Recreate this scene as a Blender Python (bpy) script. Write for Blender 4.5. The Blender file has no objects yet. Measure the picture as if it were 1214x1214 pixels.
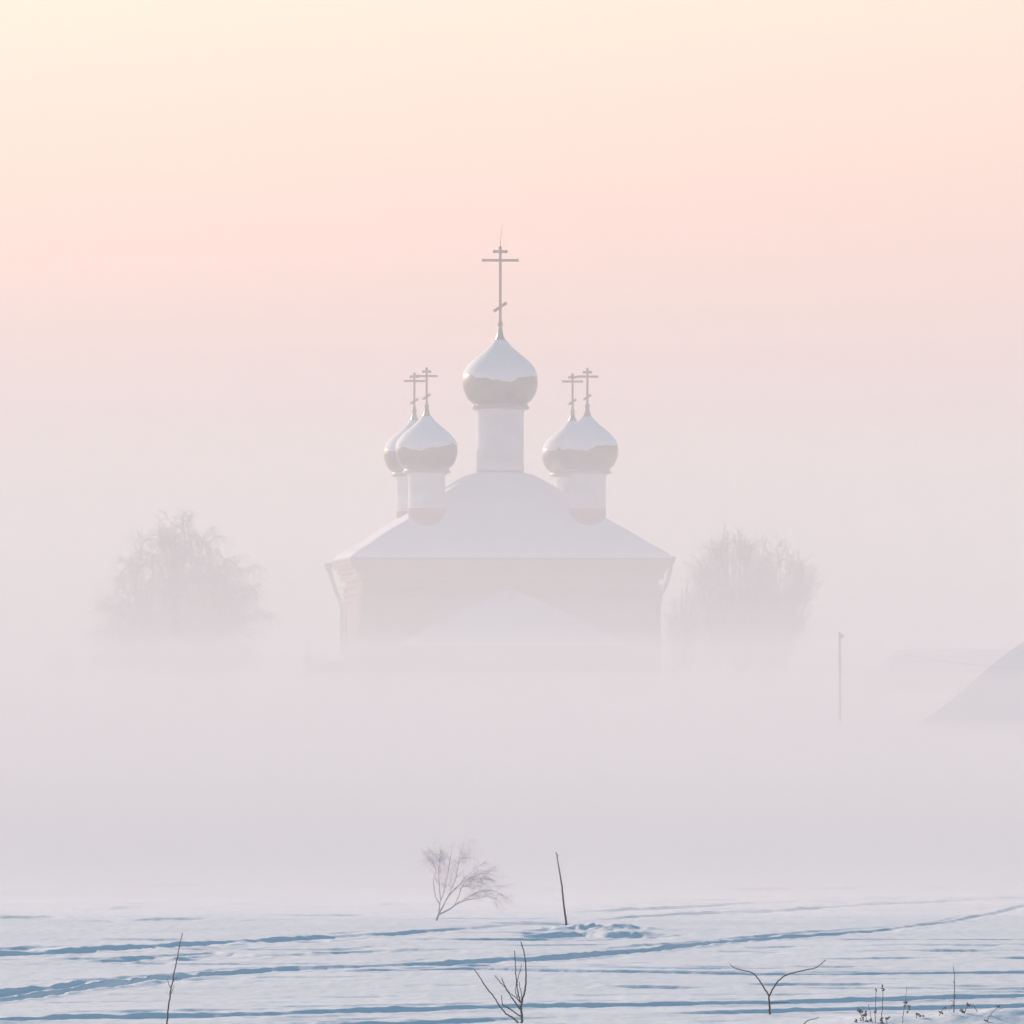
import bpy, bmesh, math, random
import numpy as np
from mathutils import Vector, Matrix

R = math.radians
random.seed(7)
rng = np.random.default_rng(7)
C = bpy.context.scene.collection
sc = bpy.context.scene

# ------------------------------------------------------------------ camera
CAM_Z = 4.0
PXR = 10000.0                      # photo pixels per radian
HORIZON = 800.0                    # photo row of the true horizon
cam = bpy.data.cameras.new('camera')
cam.sensor_width = 36.0
cam.lens = 36.0 * PXR / 1214.0
cam.clip_start = 0.5
cam.clip_end = 6000.0
camo = bpy.data.objects.new('camera', cam)
C.objects.link(camo)
camo.location = (0, 0, CAM_Z)
camo.rotation_euler = (R(90) + math.atan((HORIZON - 607.0) / PXR), 0, 0)
sc.camera = camo

# ------------------------------------------------------------------ light
SUN_EL, SUN_AZ = 16.0, -38.0       # degrees; azimuth from the view axis, negative = to the left
sd = Vector((math.sin(R(SUN_AZ)) * math.cos(R(SUN_EL)), math.cos(R(SUN_AZ)) * math.cos(R(SUN_EL)), math.sin(R(SUN_EL))))
sun = bpy.data.lights.new('sun', 'SUN')
sun.energy = 3.15
sun.angle = R(0.6)
sun.color = (1.0, 0.75, 0.63)
suno = bpy.data.objects.new('sun', sun)
C.objects.link(suno)
suno.rotation_euler = (-sd).to_track_quat('-Z', 'Y').to_euler()
suno.location = sd * 300

world = bpy.data.worlds.new('World')
sc.world = world
world.use_nodes = True
wt = world.node_tree
wt.nodes.clear()
wo = wt.nodes.new('ShaderNodeOutputWorld')
bg = wt.nodes.new('ShaderNodeBackground')
bg.inputs['Strength'].default_value = 0.097
sky = wt.nodes.new('ShaderNodeTexSky')
sky.sky_type = 'NISHITA'
sky.sun_disc = False
sky.sun_elevation = R(SUN_EL)
sky.sun_rotation = R(SUN_AZ)
sky.dust_density = 3.0
tc = wt.nodes.new('ShaderNodeTexCoord')
sx = wt.nodes.new('ShaderNodeSeparateXYZ')
wt.links.new(tc.outputs['Generated'], sx.inputs[0])


def ramp(tree, stops, interp='EASE'):
    n = tree.nodes.new('ShaderNodeValToRGB')
    n.color_ramp.interpolation = interp
    el = n.color_ramp.elements
    while len(el) < len(stops):
        el.new(0.5)
    for e, (p, c) in zip(el, stops):
        e.position = p
        e.color = (*c, 1)
    return n


# elevation bands of a frosty dawn sky: mauve at the horizon, pink, cream, then blue overhead
def srt(d):
    return math.sqrt(max(0.0, math.sin(R(d))))
sq = wt.nodes.new('ShaderNodeMath'); sq.operation = 'POWER'; sq.inputs[1].default_value = 0.5; sq.use_clamp = True
wt.links.new(sx.outputs['Z'], sq.inputs[0])
SUNWARD = [(0.0, (2.75, 2.05, 2.05)), (srt(1.2), (3.5, 2.38, 2.25)), (srt(2.0), (4.9, 2.95, 2.65)), (srt(2.8), (6.2, 3.55, 3.15)), (srt(3.7), (6.4, 4.15, 3.45)), (srt(4.6), (6.3, 4.75, 3.75)),
           (srt(10), (4.8, 4.3, 3.4)), (srt(20), (2.0, 2.45, 2.6)), (srt(38), (0.44, 1.5, 2.2)), (1.0, (0.08, 1.08, 1.88))]
AWAY = [(0.0, (0.85, 1.18, 1.75)), (srt(4.0), (1.45, 1.22, 1.65)), (srt(12), (0.62, 1.22, 1.9)), (srt(38), (0.15, 1.15, 2.05)), (1.0, (0.08, 1.08, 1.88))]
r1 = ramp(wt, SUNWARD, 'LINEAR')
r2 = ramp(wt, AWAY, 'LINEAR')
wt.links.new(sq.outputs[0], r1.inputs[0])
wt.links.new(sq.outputs[0], r2.inputs[0])
dt = wt.nodes.new('ShaderNodeVectorMath'); dt.operation = 'DOT_PRODUCT'
dt.inputs[1].default_value = (math.sin(R(SUN_AZ)), math.cos(R(SUN_AZ)), 0)
wt.links.new(tc.outputs['Generated'], dt.inputs[0])
mr = wt.nodes.new('ShaderNodeMapRange'); mr.interpolation_type = 'SMOOTHSTEP'
mr.inputs['From Min'].default_value = 0.0
mr.inputs['From Max'].default_value = 1.03
wt.links.new(dt.outputs['Value'], mr.inputs[0])
mx = wt.nodes.new('ShaderNodeMix'); mx.data_type = 'RGBA'
wt.links.new(mr.outputs[0], mx.inputs[0])
wt.links.new(r2.outputs[0], mx.inputs[6])
wt.links.new(r1.outputs[0], mx.inputs[7])
m2 = wt.nodes.new('ShaderNodeMix'); m2.data_type = 'RGBA'
m2.inputs[0].default_value = 0.15
wt.links.new(mx.outputs[2], m2.inputs[6])
wt.links.new(sky.outputs[0], m2.inputs[7])
wt.links.new(m2.outputs[2], bg.inputs['Color'])
wt.links.new(bg.outputs[0], wo.inputs['Surface'])

vs = sc.view_settings
vs.view_transform = 'Standard'
vs.look = 'None'
vs.gamma = 1.0
vs.use_curve_mapping = False
vs.exposure = 1.0
sc.cycles.volume_bounces = 12
sc.cycles.max_bounces = 14
sc.cycles.diffuse_bounces = 4
sc.cycles.transparent_max_bounces = 64
sc.cycles.use_denoising = True


# ------------------------------------------------------------------ helpers
def at(px, py, d):
    """The point that stands d metres away in the direction of a photo pixel."""
    return Vector(((px - 607.0) / PXR * d, d, CAM_Z + (HORIZON - py) / PXR * d))


def dist_of_row(py):
    return CAM_Z * PXR / (py - HORIZON)


def obj(name, me, mat, parent=None):
    if isinstance(me, bmesh.types.BMesh):
        m = bpy.data.meshes.new(name)
        me.normal_update()
        me.to_mesh(m)
        me.free()
        me = m
    if mat is not None:
        me.materials.clear()
        me.materials.append(mat)
    o = bpy.data.objects.new(name, me)
    C.objects.link(o)
    if parent is not None:
        o.parent = parent
    return o


def empty(name, loc=(0, 0, 0), rz=0.0):
    o = bpy.data.objects.new(name, None)
    o.location = loc
    o.rotation_euler = (0, 0, rz)
    C.objects.link(o)
    return o


def tag(o, label=None, cat=None, group=None, kind=None):
    if label: o['label'] = label
    if cat: o['category'] = cat
    if group: o['group'] = group
    if kind: o['kind'] = kind
    return o


def smooth(o, angle=40):
    me = o.data
    me.polygons.foreach_set('use_smooth', [True] * len(me.polygons))
    try:
        me.set_sharp_from_angle(angle=R(angle))
    except Exception:
        pass
    return o


def mesh_np(name, verts, faces):
    """verts (N,3), faces (M,k) arrays -> mesh."""
    me = bpy.data.meshes.new(name)
    v = np.asarray(verts, np.float32)
    f = np.asarray(faces, np.int32)
    me.vertices.add(len(v))
    me.vertices.foreach_set('co', v.ravel())
    k = f.shape[1]
    me.loops.add(f.size)
    me.loops.foreach_set('vertex_index', f.ravel())
    me.polygons.add(len(f))
    me.polygons.foreach_set('loop_start', np.arange(0, f.size, k, dtype=np.int32))
    me.polygons.foreach_set('loop_total', np.full(len(f), k, np.int32))
    me.update(calc_edges=True)
    me.validate()
    return me


def add_box(bm, c, s, rot=None):
    m = Matrix.Translation(c)
    if rot is not None:
        m = m @ rot
    bmesh.ops.create_cube(bm, size=1.0, matrix=m @ Matrix.Diagonal((*s, 1)))


def add_lathe(bm, prof, seg=32, centre=(0, 0, 0)):
    """Revolve (r, z) pairs about z; ends are capped."""
    rings = []
    for r, z in prof:
        rings.append([bm.verts.new((centre[0] + r * math.cos(2 * math.pi * i / seg), centre[1] + r * math.sin(2 * math.pi * i / seg), centre[2] + z)) for i in range(seg)])
    for a, b in zip(rings, rings[1:]):
        for i in range(seg):
            j = (i + 1) % seg
            bm.faces.new((a[i], a[j], b[j], b[i]))
    bm.faces.new(list(reversed(rings[0])))
    bm.faces.new(rings[-1])


def tubes(polys, sides=3):
    """polys: list of (points (n,3), radii (n,)) -> verts, quads of joined tapered tubes."""
    V, F, base = [], [], 0
    for pts, rad in polys:
        pts = np.asarray(pts, float)
        n = len(pts)
        tan = np.gradient(pts, axis=0)
        tan /= np.linalg.norm(tan, axis=1, keepdims=True) + 1e-9
        ref = np.array([0.0, 1.0, 0.0]) if abs(tan[0][1]) < 0.9 else np.array([1.0, 0, 0])
        a = np.cross(tan, ref)
        a /= np.linalg.norm(a, axis=1, keepdims=True) + 1e-9
        b = np.cross(tan, a)
        ang = np.arange(sides) * 2 * math.pi / sides
        ring = pts[:, None, :] + np.asarray(rad)[:, None, None] * (np.cos(ang)[None, :, None] * a[:, None, :] + np.sin(ang)[None, :, None] * b[:, None, :])
        V.append(ring.reshape(-1, 3))
        i = np.arange(n - 1)[:, None] * sides
        j = np.arange(sides)[None, :]
        jn = (j + 1) % sides
        F.append((base + np.stack([i + j, i + jn, i + sides + jn, i + sides + j], -1)).reshape(-1, 4))
        ends = [[base + k for k in range(sides)][::-1], [base + (n - 1) * sides + k for k in range(sides)]]
        if sides == 4:
            F.append(np.array(ends))
        base += n * sides
    return np.concatenate(V), np.concatenate(F)


def tubes_batch(P, Rr, sides=3):
    """P (N,n,3), Rr (N,n)."""
    N, n, _ = P.shape
    tan = np.gradient(P, axis=1)
    tan /= np.linalg.norm(tan, axis=2, keepdims=True) + 1e-9
    ref = np.where(np.abs(tan[:, :1, 1:2]) < 0.9, np.array([0.0, 1.0, 0.0]), np.array([1.0, 0, 0]))
    a = np.cross(tan, np.broadcast_to(ref, tan.shape))
    a /= np.linalg.norm(a, axis=2, keepdims=True) + 1e-9
    b = np.cross(tan, a)
    ang = np.arange(sides) * 2 * math.pi / sides
    ring = P[:, :, None, :] + Rr[:, :, None, None] * (np.cos(ang)[None, None, :, None] * a[:, :, None, :] + np.sin(ang)[None, None, :, None] * b[:, :, None, :])
    i = np.arange(n - 1)[:, None] * sides
    j = np.arange(sides)[None, :]
    jn = (j + 1) % sides
    q = np.stack([i + j, i + jn, i + sides + jn, i + sides + j], -1).reshape(-1, 4)
    F = (np.arange(N) * n * sides)[:, None, None] + q[None]
    return ring.reshape(-1, 3), F.reshape(-1, 4)


def join_vf(parts):
    V, F, b = [], [], 0
    for v, f in parts:
        V.append(v); F.append(f + b); b += len(v)
    return np.concatenate(V), np.concatenate(F)


def spline(pts, n):
    """Catmull-Rom resample of a handful of points."""
    p = np.asarray(pts, float)
    if len(p) == 2:
        t = np.linspace(0, 1, n)[:, None]
        return p[0] * (1 - t) + p[1] * t
    q = np.vstack([2 * p[0] - p[1], p, 2 * p[-1] - p[-2]])
    out = []
    for u in np.linspace(0, len(p) - 1 - 1e-6, n):
        k = int(u); t = u - k
        a, b, c, d = q[k], q[k + 1], q[k + 2], q[k + 3]
        out.append(0.5 * ((2 * b) + (c - a) * t + (2 * a - 5 * b + 4 * c - d) * t * t + (3 * b - a - 3 * c + d) * t ** 3))
    return np.array(out)


# smooth value noise for geometry
_tab = rng.random(65536)
def vnoise(x, y):
    xi = np.floor(x).astype(np.int64); yi = np.floor(y).astype(np.int64)
    fx = x - xi; fy = y - yi
    fx = fx * fx * (3 - 2 * fx); fy = fy * fy * (3 - 2 * fy)
    h = lambda a, b: _tab[(a * 73856093 ^ b * 19349663) & 65535]
    return (h(xi, yi) * (1 - fx) + h(xi + 1, yi) * fx) * (1 - fy) + (h(xi, yi + 1) * (1 - fx) + h(xi + 1, yi + 1) * fx) * fy - 0.5


def fbm(x, y, oct=4):
    s, a = 0, 1.0
    for k in range(oct):
        s = s + a * vnoise(x * 2 ** k + 17.3 * k, y * 2 ** k + 5.1 * k)
        a *= 0.5
    return s


# ------------------------------------------------------------------ materials
def principled(name, col, rough=0.8, metal=0.0, noise=None, bump=None, col2=None, spec=0.3):
    m = bpy.data.materials.new(name)
    m.use_nodes = True
    t = m.node_tree
    b = t.nodes['Principled BSDF']
    b.inputs['Base Color'].default_value = (*col, 1)
    b.inputs['Roughness'].default_value = rough
    b.inputs['Metallic'].default_value = metal
    b.inputs['Specular IOR Level'].default_value = spec
    co = t.nodes.new('ShaderNodeTexCoord')
    if noise:
        n = t.nodes.new('ShaderNodeTexNoise')
        n.inputs['Scale'].default_value = noise
        n.inputs['Detail'].default_value = 6
        t.links.new(co.outputs['Object'], n.inputs['Vector'])
        rr = ramp(t, [(0.35, col), (0.68, col2 or tuple(c * 0.75 for c in col))], 'LINEAR')
        t.links.new(n.outputs['Fac'], rr.inputs[0])
        t.links.new(rr.outputs[0], b.inputs['Base Color'])
    if bump:
        sc_, st, di = bump
        n = t.nodes.new('ShaderNodeTexNoise')
        n.inputs['Scale'].default_value = sc_
        n.inputs['Detail'].default_value = 5
        t.links.new(co.outputs['Object'], n.inputs['Vector'])
        bp = t.nodes.new('ShaderNodeBump')
        bp.inputs['Strength'].default_value = st
        bp.inputs['Distance'].default_value = di
        t.links.new(n.outputs['Fac'], bp.inputs['Height'])
        t.links.new(bp.outputs[0], b.inputs['Normal'])
    return m


def fog(name, density, col=(0.960, 0.940, 0.930), g=0.0):
    m = bpy.data.materials.new(name)
    m.use_nodes = True
    t = m.node_tree
    t.nodes.clear()
    o = t.nodes.new('ShaderNodeOutputMaterial')
    v = t.nodes.new('ShaderNodeVolumePrincipled')
    v.inputs['Color'].default_value = (*col, 1)
    v.inputs['Density'].default_value = density
    v.inputs['Anisotropy'].default_value = g
    t.links.new(v.outputs[0], o.inputs['Volume'])
    return m


M_SNOW = principled('field snow', (0.84, 0.85, 0.87), 0.75, noise=0.35, col2=(0.78, 0.79, 0.82), bump=(9.0, 0.5, 0.02), spec=0.2)
M_ROOFSNOW = principled('roof snow', (0.82, 0.83, 0.86), 0.8, bump=(3.0, 0.4, 0.03), spec=0.2)
M_PLASTER = principled('white plaster', (0.74, 0.74, 0.76), 0.85, noise=1.6, col2=(0.62, 0.62, 0.64), bump=(12, 0.3, 0.01))
M_BRICK = principled('weathered red brick', (0.38, 0.15, 0.13), 0.9, noise=1.3, col2=(0.45, 0.24, 0.22), bump=(20, 0.4, 0.01))
M_TRIM = principled('pale trim', (0.46, 0.29, 0.27), 0.85, noise=2.0, col2=(0.40, 0.22, 0.20))
M_DOME = principled('dome metal', (0.25, 0.19, 0.19), 0.34, 0.85, noise=2.6, col2=(0.17, 0.135, 0.135))
M_CROSS = principled('gilded iron', (0.34, 0.19, 0.13), 0.55, 0.25, noise=6.0)
M_COLLAR = principled('collar metal', (0.36, 0.30, 0.29), 0.6, 0.5, noise=4.0)
M_ZINC = principled('zinc', (0.20, 0.19, 0.19), 0.5, 0.5, noise=4.0)
M_SHEET = principled('roof sheet', (0.20, 0.19, 0.19), 0.6, 0.3, noise=3.0)
M_BARK = principled('dark bark', (0.045, 0.042, 0.045), 0.9, noise=30.0, col2=(0.09, 0.085, 0.085), bump=(60, 0.4, 0.003))
M_FROSTBARK = principled('frosted bark', (0.22, 0.20, 0.20), 0.9, noise=1.5, col2=(0.34, 0.32, 0.32))
M_FROST = principled('hoar frost twigs', (0.88, 0.88, 0.90), 0.85, noise=6.0, col2=(0.74, 0.73, 0.75))
def translucent(m, fac, col):
    """Hoar crystals pass light on from behind."""
    t = m.node_tree
    out = t.nodes['Material Output']; b = t.nodes['Principled BSDF']
    tr = t.nodes.new('ShaderNodeBsdfTranslucent'); tr.inputs[0].default_value = (*col, 1)
    mx_ = t.nodes.new('ShaderNodeMixShader'); mx_.inputs[0].default_value = fac
    t.links.new(b.outputs[0], mx_.inputs[1]); t.links.new(tr.outputs[0], mx_.inputs[2])
    t.links.new(mx_.outputs[0], out.inputs['Surface'])
M_FROSTSTEM = principled('frosted stem', (0.34, 0.33, 0.34), 0.9, noise=9.0, col2=(0.75, 0.75, 0.77))
translucent(M_FROST, 0.65, (0.9, 0.9, 0.92))
M_TWIG = principled('frosted twig', (0.32, 0.30, 0.30), 0.9, noise=2.5, col2=(0.44, 0.42, 0.42))
M_DRY = principled('dry weed', (0.10, 0.07, 0.06), 0.9, noise=40.0, col2=(0.22, 0.19, 0.18))
M_SEED = principled('seed head', (0.06, 0.045, 0.045), 0.95, noise=60.0, col2=(0.30, 0.29, 0.30))
M_LOG = principled('grey logs', (0.15, 0.12, 0.10), 0.9, noise=5.0, col2=(0.22, 0.19, 0.17))
M_POLE = principled('grey pole wood', (0.13, 0.11, 0.10), 0.9, noise=6.0, col2=(0.2, 0.18, 0.16))
M_FAR = principled('far wood', (0.16, 0.15, 0.16), 0.95, noise=0.4, col2=(0.24, 0.23, 0.24))

# ------------------------------------------------------------------ the snow field
def terrain(x, y):
    """Broad shape of the ground: the frozen plain, rising a little where the village stands."""
    t = np.clip((y - 210.0) / 150.0, 0, 1)
    z = 0.9 * t * t * (3 - 2 * t)
    z = z + 0.10 * fbm(x / 60.0, y / 60.0, 2) * np.clip((y - 170) / 60, 0, 1)
    return z


# tracks across the field: centre line in photo pixels -> ground, depth (m), width (m), roughness
TRACKS = [
    ([(-300, 1212), (-120, 1194), (0, 1180), (60, 1174), (110, 1167), (180, 1160), (260, 1152), (350, 1147.5), (440, 1145), (520, 1141), (600, 1136), (680, 1132), (720, 1128), (780, 1123),
      (850, 1117), (900, 1112), (950, 1108), (1010, 1104), (1060, 1100), (1110, 1094), (1160, 1086), (1214, 1074), (1300, 1060)],
     [(-300, .12), (0, .105), (110, .125), (200, .09), (330, .05), (440, .045), (600, .05), (720, .06), (860, .05), (1000, .035), (1214, .02)], 1.1, 0.9),
    ([(-200, 1132), (0, 1128), (60, 1127), (100, 1125), (200, 1120), (280, 1116), (360, 1112), (440, 1108), (480, 1106), (560, 1101), (640, 1096)],
     [(0, .075), (100, .06), (200, .05), (300, .05), (440, .045), (560, .03), (640, .0)], 1.4, 1.2),
    ([(-200, 1140), (0, 1138), (120, 1137), (250, 1130), (320, 1133), (400, 1128), (440, 1126), (600, 1125)],
     [(0, .03), (120, .03), (250, .04), (320, .02), (440, .03), (600, .0)], 0.8, 1.2),
    ([(300, 1150), (330, 1150), (440, 1151), (560, 1150), (640, 1152), (720, 1153), (850, 1154), (1000, 1153.5), (1214, 1151), (1400, 1149)],
     [(300, .0), (360, .04), (440, .052), (560, .06), (700, .055), (900, .05), (1060, .042), (1150, .05), (1400, .05)], 0.55, 0.3),
    ([(-200, 1214), (0, 1208), (130, 1203), (200, 1201), (300, 1200), (360, 1198), (440, 1195.5), (560, 1192), (640, 1190), (760, 1188), (840, 1186), (950, 1183.5), (1060, 1181), (1214, 1177), (1350, 1173)],
     [(-200, .07), (0, .075), (200, .06), (300, .045), (440, .045), (560, .06), (640, .07), (780, .065), (860, .06), (1000, .05), (1350, .05)], 0.8, 0.7),
    ([(250, 1220), (340, 1214), (440, 1211), (520, 1208), (560, 1206.5), (640, 1205), (700, 1204)],
     [(250, .06), (440, .055), (540, .055), (600, .03), (700, .0)], 0.6, 0.5),
    ([(760, 1202), (840, 1199.5), (920, 1198), (980, 1195.5), (1080, 1193), (1214, 1189), (1350, 1185)],
     [(760, .0), (840, .03), (920, .045), (1000, .05), (1214, .05), (1350, .05)], 0.6, 0.4),
    ([(620, 1108.5), (650, 1107.5), (690, 1107), (730, 1108), (770, 1108.5), (800, 1109)],
     [(620, .0), (645, .085), (670, .105), (690, .07), (720, .11), (750, .085), (780, .04), (800, .0)], 1.6, 1.2),
    ([(690, 1092), (760, 1085), (840, 1080), (930, 1078), (1040, 1072), (1214, 1064)],
     [(690, .0), (760, .035), (840, .04), (930, .03), (1214, .03)], 1.2, 1.0),
    ([(640, 1082), (740, 1077), (840, 1073), (880, 1070), (930, 1068)], [(640, .0), (740, .03), (840, .035), (930, .0)], 1.0, 0.8),
    ([(0, 1088), (60, 1087), (160, 1091), (240, 1089), (360, 1092)], [(0, .03), (60, .035), (160, .02), (240, .03), (360, .0)], 0.8, 1.0),
]
# hairline drifts and wind crusts: (x0, y0, x1, y1, depth)
THIN = [(-100, 1110, 440, 1115, .012), (440, 1115, 860, 1113, .016), (800, 1144, 1060, 1145, .014), (440, 1168, 860, 1169, .014), (-50, 1166, 200, 1170, .007),
        (440, 1127, 600, 1126, .02), (860, 1127, 1000, 1129, .018), (960, 1113, 1300, 1112, .016), (820, 1166, 1080, 1165, .012), (-60, 1099, 300, 1101, .012),
        (470, 1093, 640, 1093.5, .014), (300, 1171, 440, 1166, .012), (0, 1186, 260, 1184, .006), (640, 1177, 900, 1176, .006), (1040, 1126, 1260, 1128, .02),
        (-60, 1048, 600, 1049, .03), (500, 1053, 1300, 1052, .03), (-80, 1060, 420, 1062, .02), (600, 1060, 1300, 1061, .02), (60, 1070, 560, 1071, .02),
        (880, 1084, 1214, 1085, .012), (880, 1124, 960, 1122, .02), (990, 1160, 1230, 1161, .008), (700, 1140, 900, 1141, .006), (300, 1180, 560, 1178, .006),
        (650, 1209, 900, 1212, .006), (150, 1142, 330, 1141, .006), (-50, 1075, 200, 1076, .02), (560, 1121, 760, 1119.5, .01)]


_tr = random.Random(19)
for _k in range(46):
    _r = 1052 + 160 * _tr.random() ** 0.8
    _x = _tr.uniform(-80, 1150)
    _w = _tr.uniform(120, 520)
    THIN.append((_x, _r, _x + _w, _r + _tr.uniform(-2.0, 2.5), _tr.uniform(.004, .009) * (1 + (1214 - _r) / 130)))


def grid_axis(fine0, fine1, step, end0, end1, grow):
    a = list(np.arange(fine0, fine1 + 1e-6, step))
    s = step
    x = a[-1]
    while x < end1:
        s *= grow; x = min(x + s, end1); a.append(x)
    s = step; x = a[0]; left = []
    while x > end0:
        s *= grow; x = max(x - s, end0); left.append(x)
    return np.array(left[::-1] + a)


def field_height(X, Y):
    Z = terrain(X, Y)
    near = np.exp(-np.maximum(0, np.abs(X) - 14) / 8) * np.clip((Y - 70) / 15, 0, 1) * np.clip((185 - Y) / 15, 0, 1)
    # gentle undulation and fine wind ripples, drawn out across the wind
    Z = Z + 0.05 * fbm(X / 9.0, Y / 5.0, 3) * np.clip(Y / 60, 0, 1)
    Z = Z + near * 0.012 * fbm(X / 1.6, Y / 0.5, 3) + near * 0.007 * fbm(X / 0.30, Y / 0.22, 2) + near * 0.006 * fbm(X / 0.13, Y / 0.6, 2)
    W = np.zeros_like(Z)
    # photo column of each ground point
    col = 607.0 + X / np.maximum(Y, 1.0) * PXR
    wob = fbm(X / 1.3, Y * 0.02, 3)
    lump = fbm(X / 0.20, Y / 0.30, 3)
    crumb = fbm(X / 0.075 + 40, Y / 0.16, 2)
    for q, (line, dep, w, rough) in enumerate(TRACKS):
        lx = [p[0] for p in line]
        row = np.interp(col, lx, [p[1] for p in line])
        dx = [p[0] for p in dep]
        D0 = np.interp(col, dx, [p[1] for p in dep])
        D0 = np.where((col < lx[0] - 40) | (col > lx[-1] + 40), 0, D0)
        # a track is a few ruts side by side, each broken up by its own crumbling
        ruts = ((0.0, 1.0),) if rough < 0.6 else ((0.0, 1.0), (1.3, 0.55), (-1.5, 0.4))
        for j, (off, amp) in enumerate(ruts):
            wv = fbm(X / 1.1 + 31.0 * j + 7.0 * q, Y * 0.02, 3)
            y0 = CAM_Z * PXR / (row - HORIZON) + off * (1 + 0.4 * wv) + rough * 0.35 * wv + rough * 0.12 * lump
            gate = np.clip((0.95 if j == 0 else 0.35) + (0.7 if j == 0 else 1.3) * rough * fbm(X / 0.8 + 11.0 * j + 3.0 * q, Y * 0.05, 3), 0.12 if j == 0 else 0.0, 1.25)
            t = Y - y0                                   # >0 beyond the far wall
            shape = np.clip((t + w + 0.5) / 0.5, 0, 1) * np.clip(1 - t / (0.12 if rough < 0.85 else 0.30), 0, 1)
            shape = shape * shape * (3 - 2 * shape)
            D = D0 * amp * gate
            W = W - D * shape * (1 + 0.45 * rough * lump + 0.25 * rough * crumb)
            # the snow thrown up beyond the wall
            berm = np.exp(-((t - 0.30) / 0.26) ** 2) + 0.6 * np.exp(-((t + w + 0.6) / 0.3) ** 2)
            W = W + D * 0.34 * berm * (1 + 1.3 * rough * lump + 0.7 * rough * crumb)
    for x0, r0, x1, r1_, dep in THIN:
        f = np.clip((col - x0) / (x1 - x0), 0, 1)
        edge = np.clip(np.minimum(col - x0, x1 - col) / 60.0, 0, 1)
        row = r0 + (r1_ - r0) * f
        y0 = CAM_Z * PXR / (row - HORIZON) + 0.22 * wob
        t = Y - y0
        gate = np.clip(0.55 + 2.2 * fbm(X / 0.9 + r0, Y * 0.03, 3), 0, 1)
        shape = np.clip((t + 0.9) / 0.9, 0, 1) * np.clip(1 - t / 0.075, 0, 1)
        W = W - 3.2 * dep * edge * gate * shape
    Z = Z + W * np.clip(near * 1.5, 0, 1)
    # the lumpy ridge of dug snow behind the leaning stick
    rx = np.clip(1 - np.abs((col - 708) / 78.0) ** 2.5, 0, 1)
    Z = Z + near * 0.045 * rx * np.exp(-((Y - 132.0) / 0.7) ** 2) * np.clip(1 + 1.6 * lump + 1.0 * crumb, 0, 3)
    # low drift at the near right, where weeds stand
    Z = Z + (0.17 * np.exp(-((X - 5.75) / 1.05) ** 2) + 0.05 * np.exp(-((X - 4.2) / 0.6) ** 2)) * np.exp(-((Y - 97.2) / np.where(Y < 97.2, 0.75, 1.6)) ** 2) * (1 + 0.25 * lump)
    return Z


gx = grid_axis(-11.5, 11.5, 0.045, -1400, 1400, 1.16)
gy = np.concatenate([grid_axis(90.0, 133.0, 0.065, -300, 133.0, 1.14), grid_axis(133.13, 168.0, 0.13, 133.13, 1500, 1.14)])
X, Y = np.meshgrid(gx, gy)
Z = field_height(X, Y)
nx, ny = len(gx), len(gy)
ii = np.arange(nx - 1)[None, :] + np.arange(ny - 1)[:, None] * nx
quads = np.stack([ii, ii + 1, ii + nx + 1, ii + nx], -1).reshape(-1, 4)
field = obj('snow_field', mesh_np('snow_field', np.stack([X, Y, Z], -1).reshape(-1, 3), quads), M_SNOW)
smooth(field, 180)
tag(field, kind='structure')


def ground_z(x, y):
    return float(field_height(np.array([[x]], float), np.array([[y]], float))[0, 0])


# ------------------------------------------------------------------ the church
CH_D = 400.0
PSI = R(5.6)
CX = (593 - 607) / PXR * CH_D
church = empty('church', (CX, CH_D, 0.7), PSI)
tag(church, 'brick church with five snow-capped onion domes rising out of the fog', 'church')
GZ = 0.7


def zr(row, d=400.0):
    """Local height on the church of a photo row, at distance d."""
    return CAM_Z + (HORIZON - row) / PXR * d - GZ


HW, HL = 6.95, 5.25              # half width and half length of the walls
EW, EL = HW + 0.68, HL + 0.68    # of the eaves
Z_EAVE = zr(664, 394)
Z_TOP = zr(562)

bm = bmesh.new()
add_box(bm, (0, 0, (Z_EAVE - 1.2) / 2), (2 * HW, 2 * HL, Z_EAVE + 1.2 - 0.05))
wall = obj('wall', bm, M_BRICK, church)
# corner pilasters and string courses, proud of the brick
for sxn in (-1, 1):
    for syn in (-1, 1):
        bm = bmesh.new()
        add_box(bm, (sxn * (HW - 0.35), syn * (HL - 0.35), Z_EAVE / 2 - 0.9), (0.9, 0.9, Z_EAVE - 0.5))
        obj('pilaster', bm, M_BRICK, church)
for k, (row, h, out, mt) in enumerate([(711, 0.16, 0.10, M_TRIM), (703, 0.09, 0.07, M_BRICK), (694, 0.10, 0.09, M_TRIM), (686, 0.09, 0.12, M_TRIM)]):
    bm = bmesh.new()
    add_box(bm, (0, 0, zr(row, 395)), (2 * (HW + 0.1 + out), 2 * (HL + 0.1 + out), h))
    obj('string_course', bm, mt, church)
# stepped brick cornice flaring out to the eave
bm = bmesh.new()
for k, (o_, z0, z1) in enumerate([(0.24, 0.80, 0.56), (0.36, 0.56, 0.36), (0.50, 0.36, 0.18), (0.60, 0.18, 0.0)]):
    add_box(bm, (0, 0, Z_EAVE - (z0 + z1) / 2), (2 * (HW + o_), 2 * (HL + o_), z0 - z1))
obj('cornice', bm, M_BRICK, church)
bm = bmesh.new()
add_box(bm, (0, 0, Z_EAVE + 0.06), (2 * EW, 2 * EL, 0.12))
roof = obj('roof', bm, M_SHEET, church)


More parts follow.
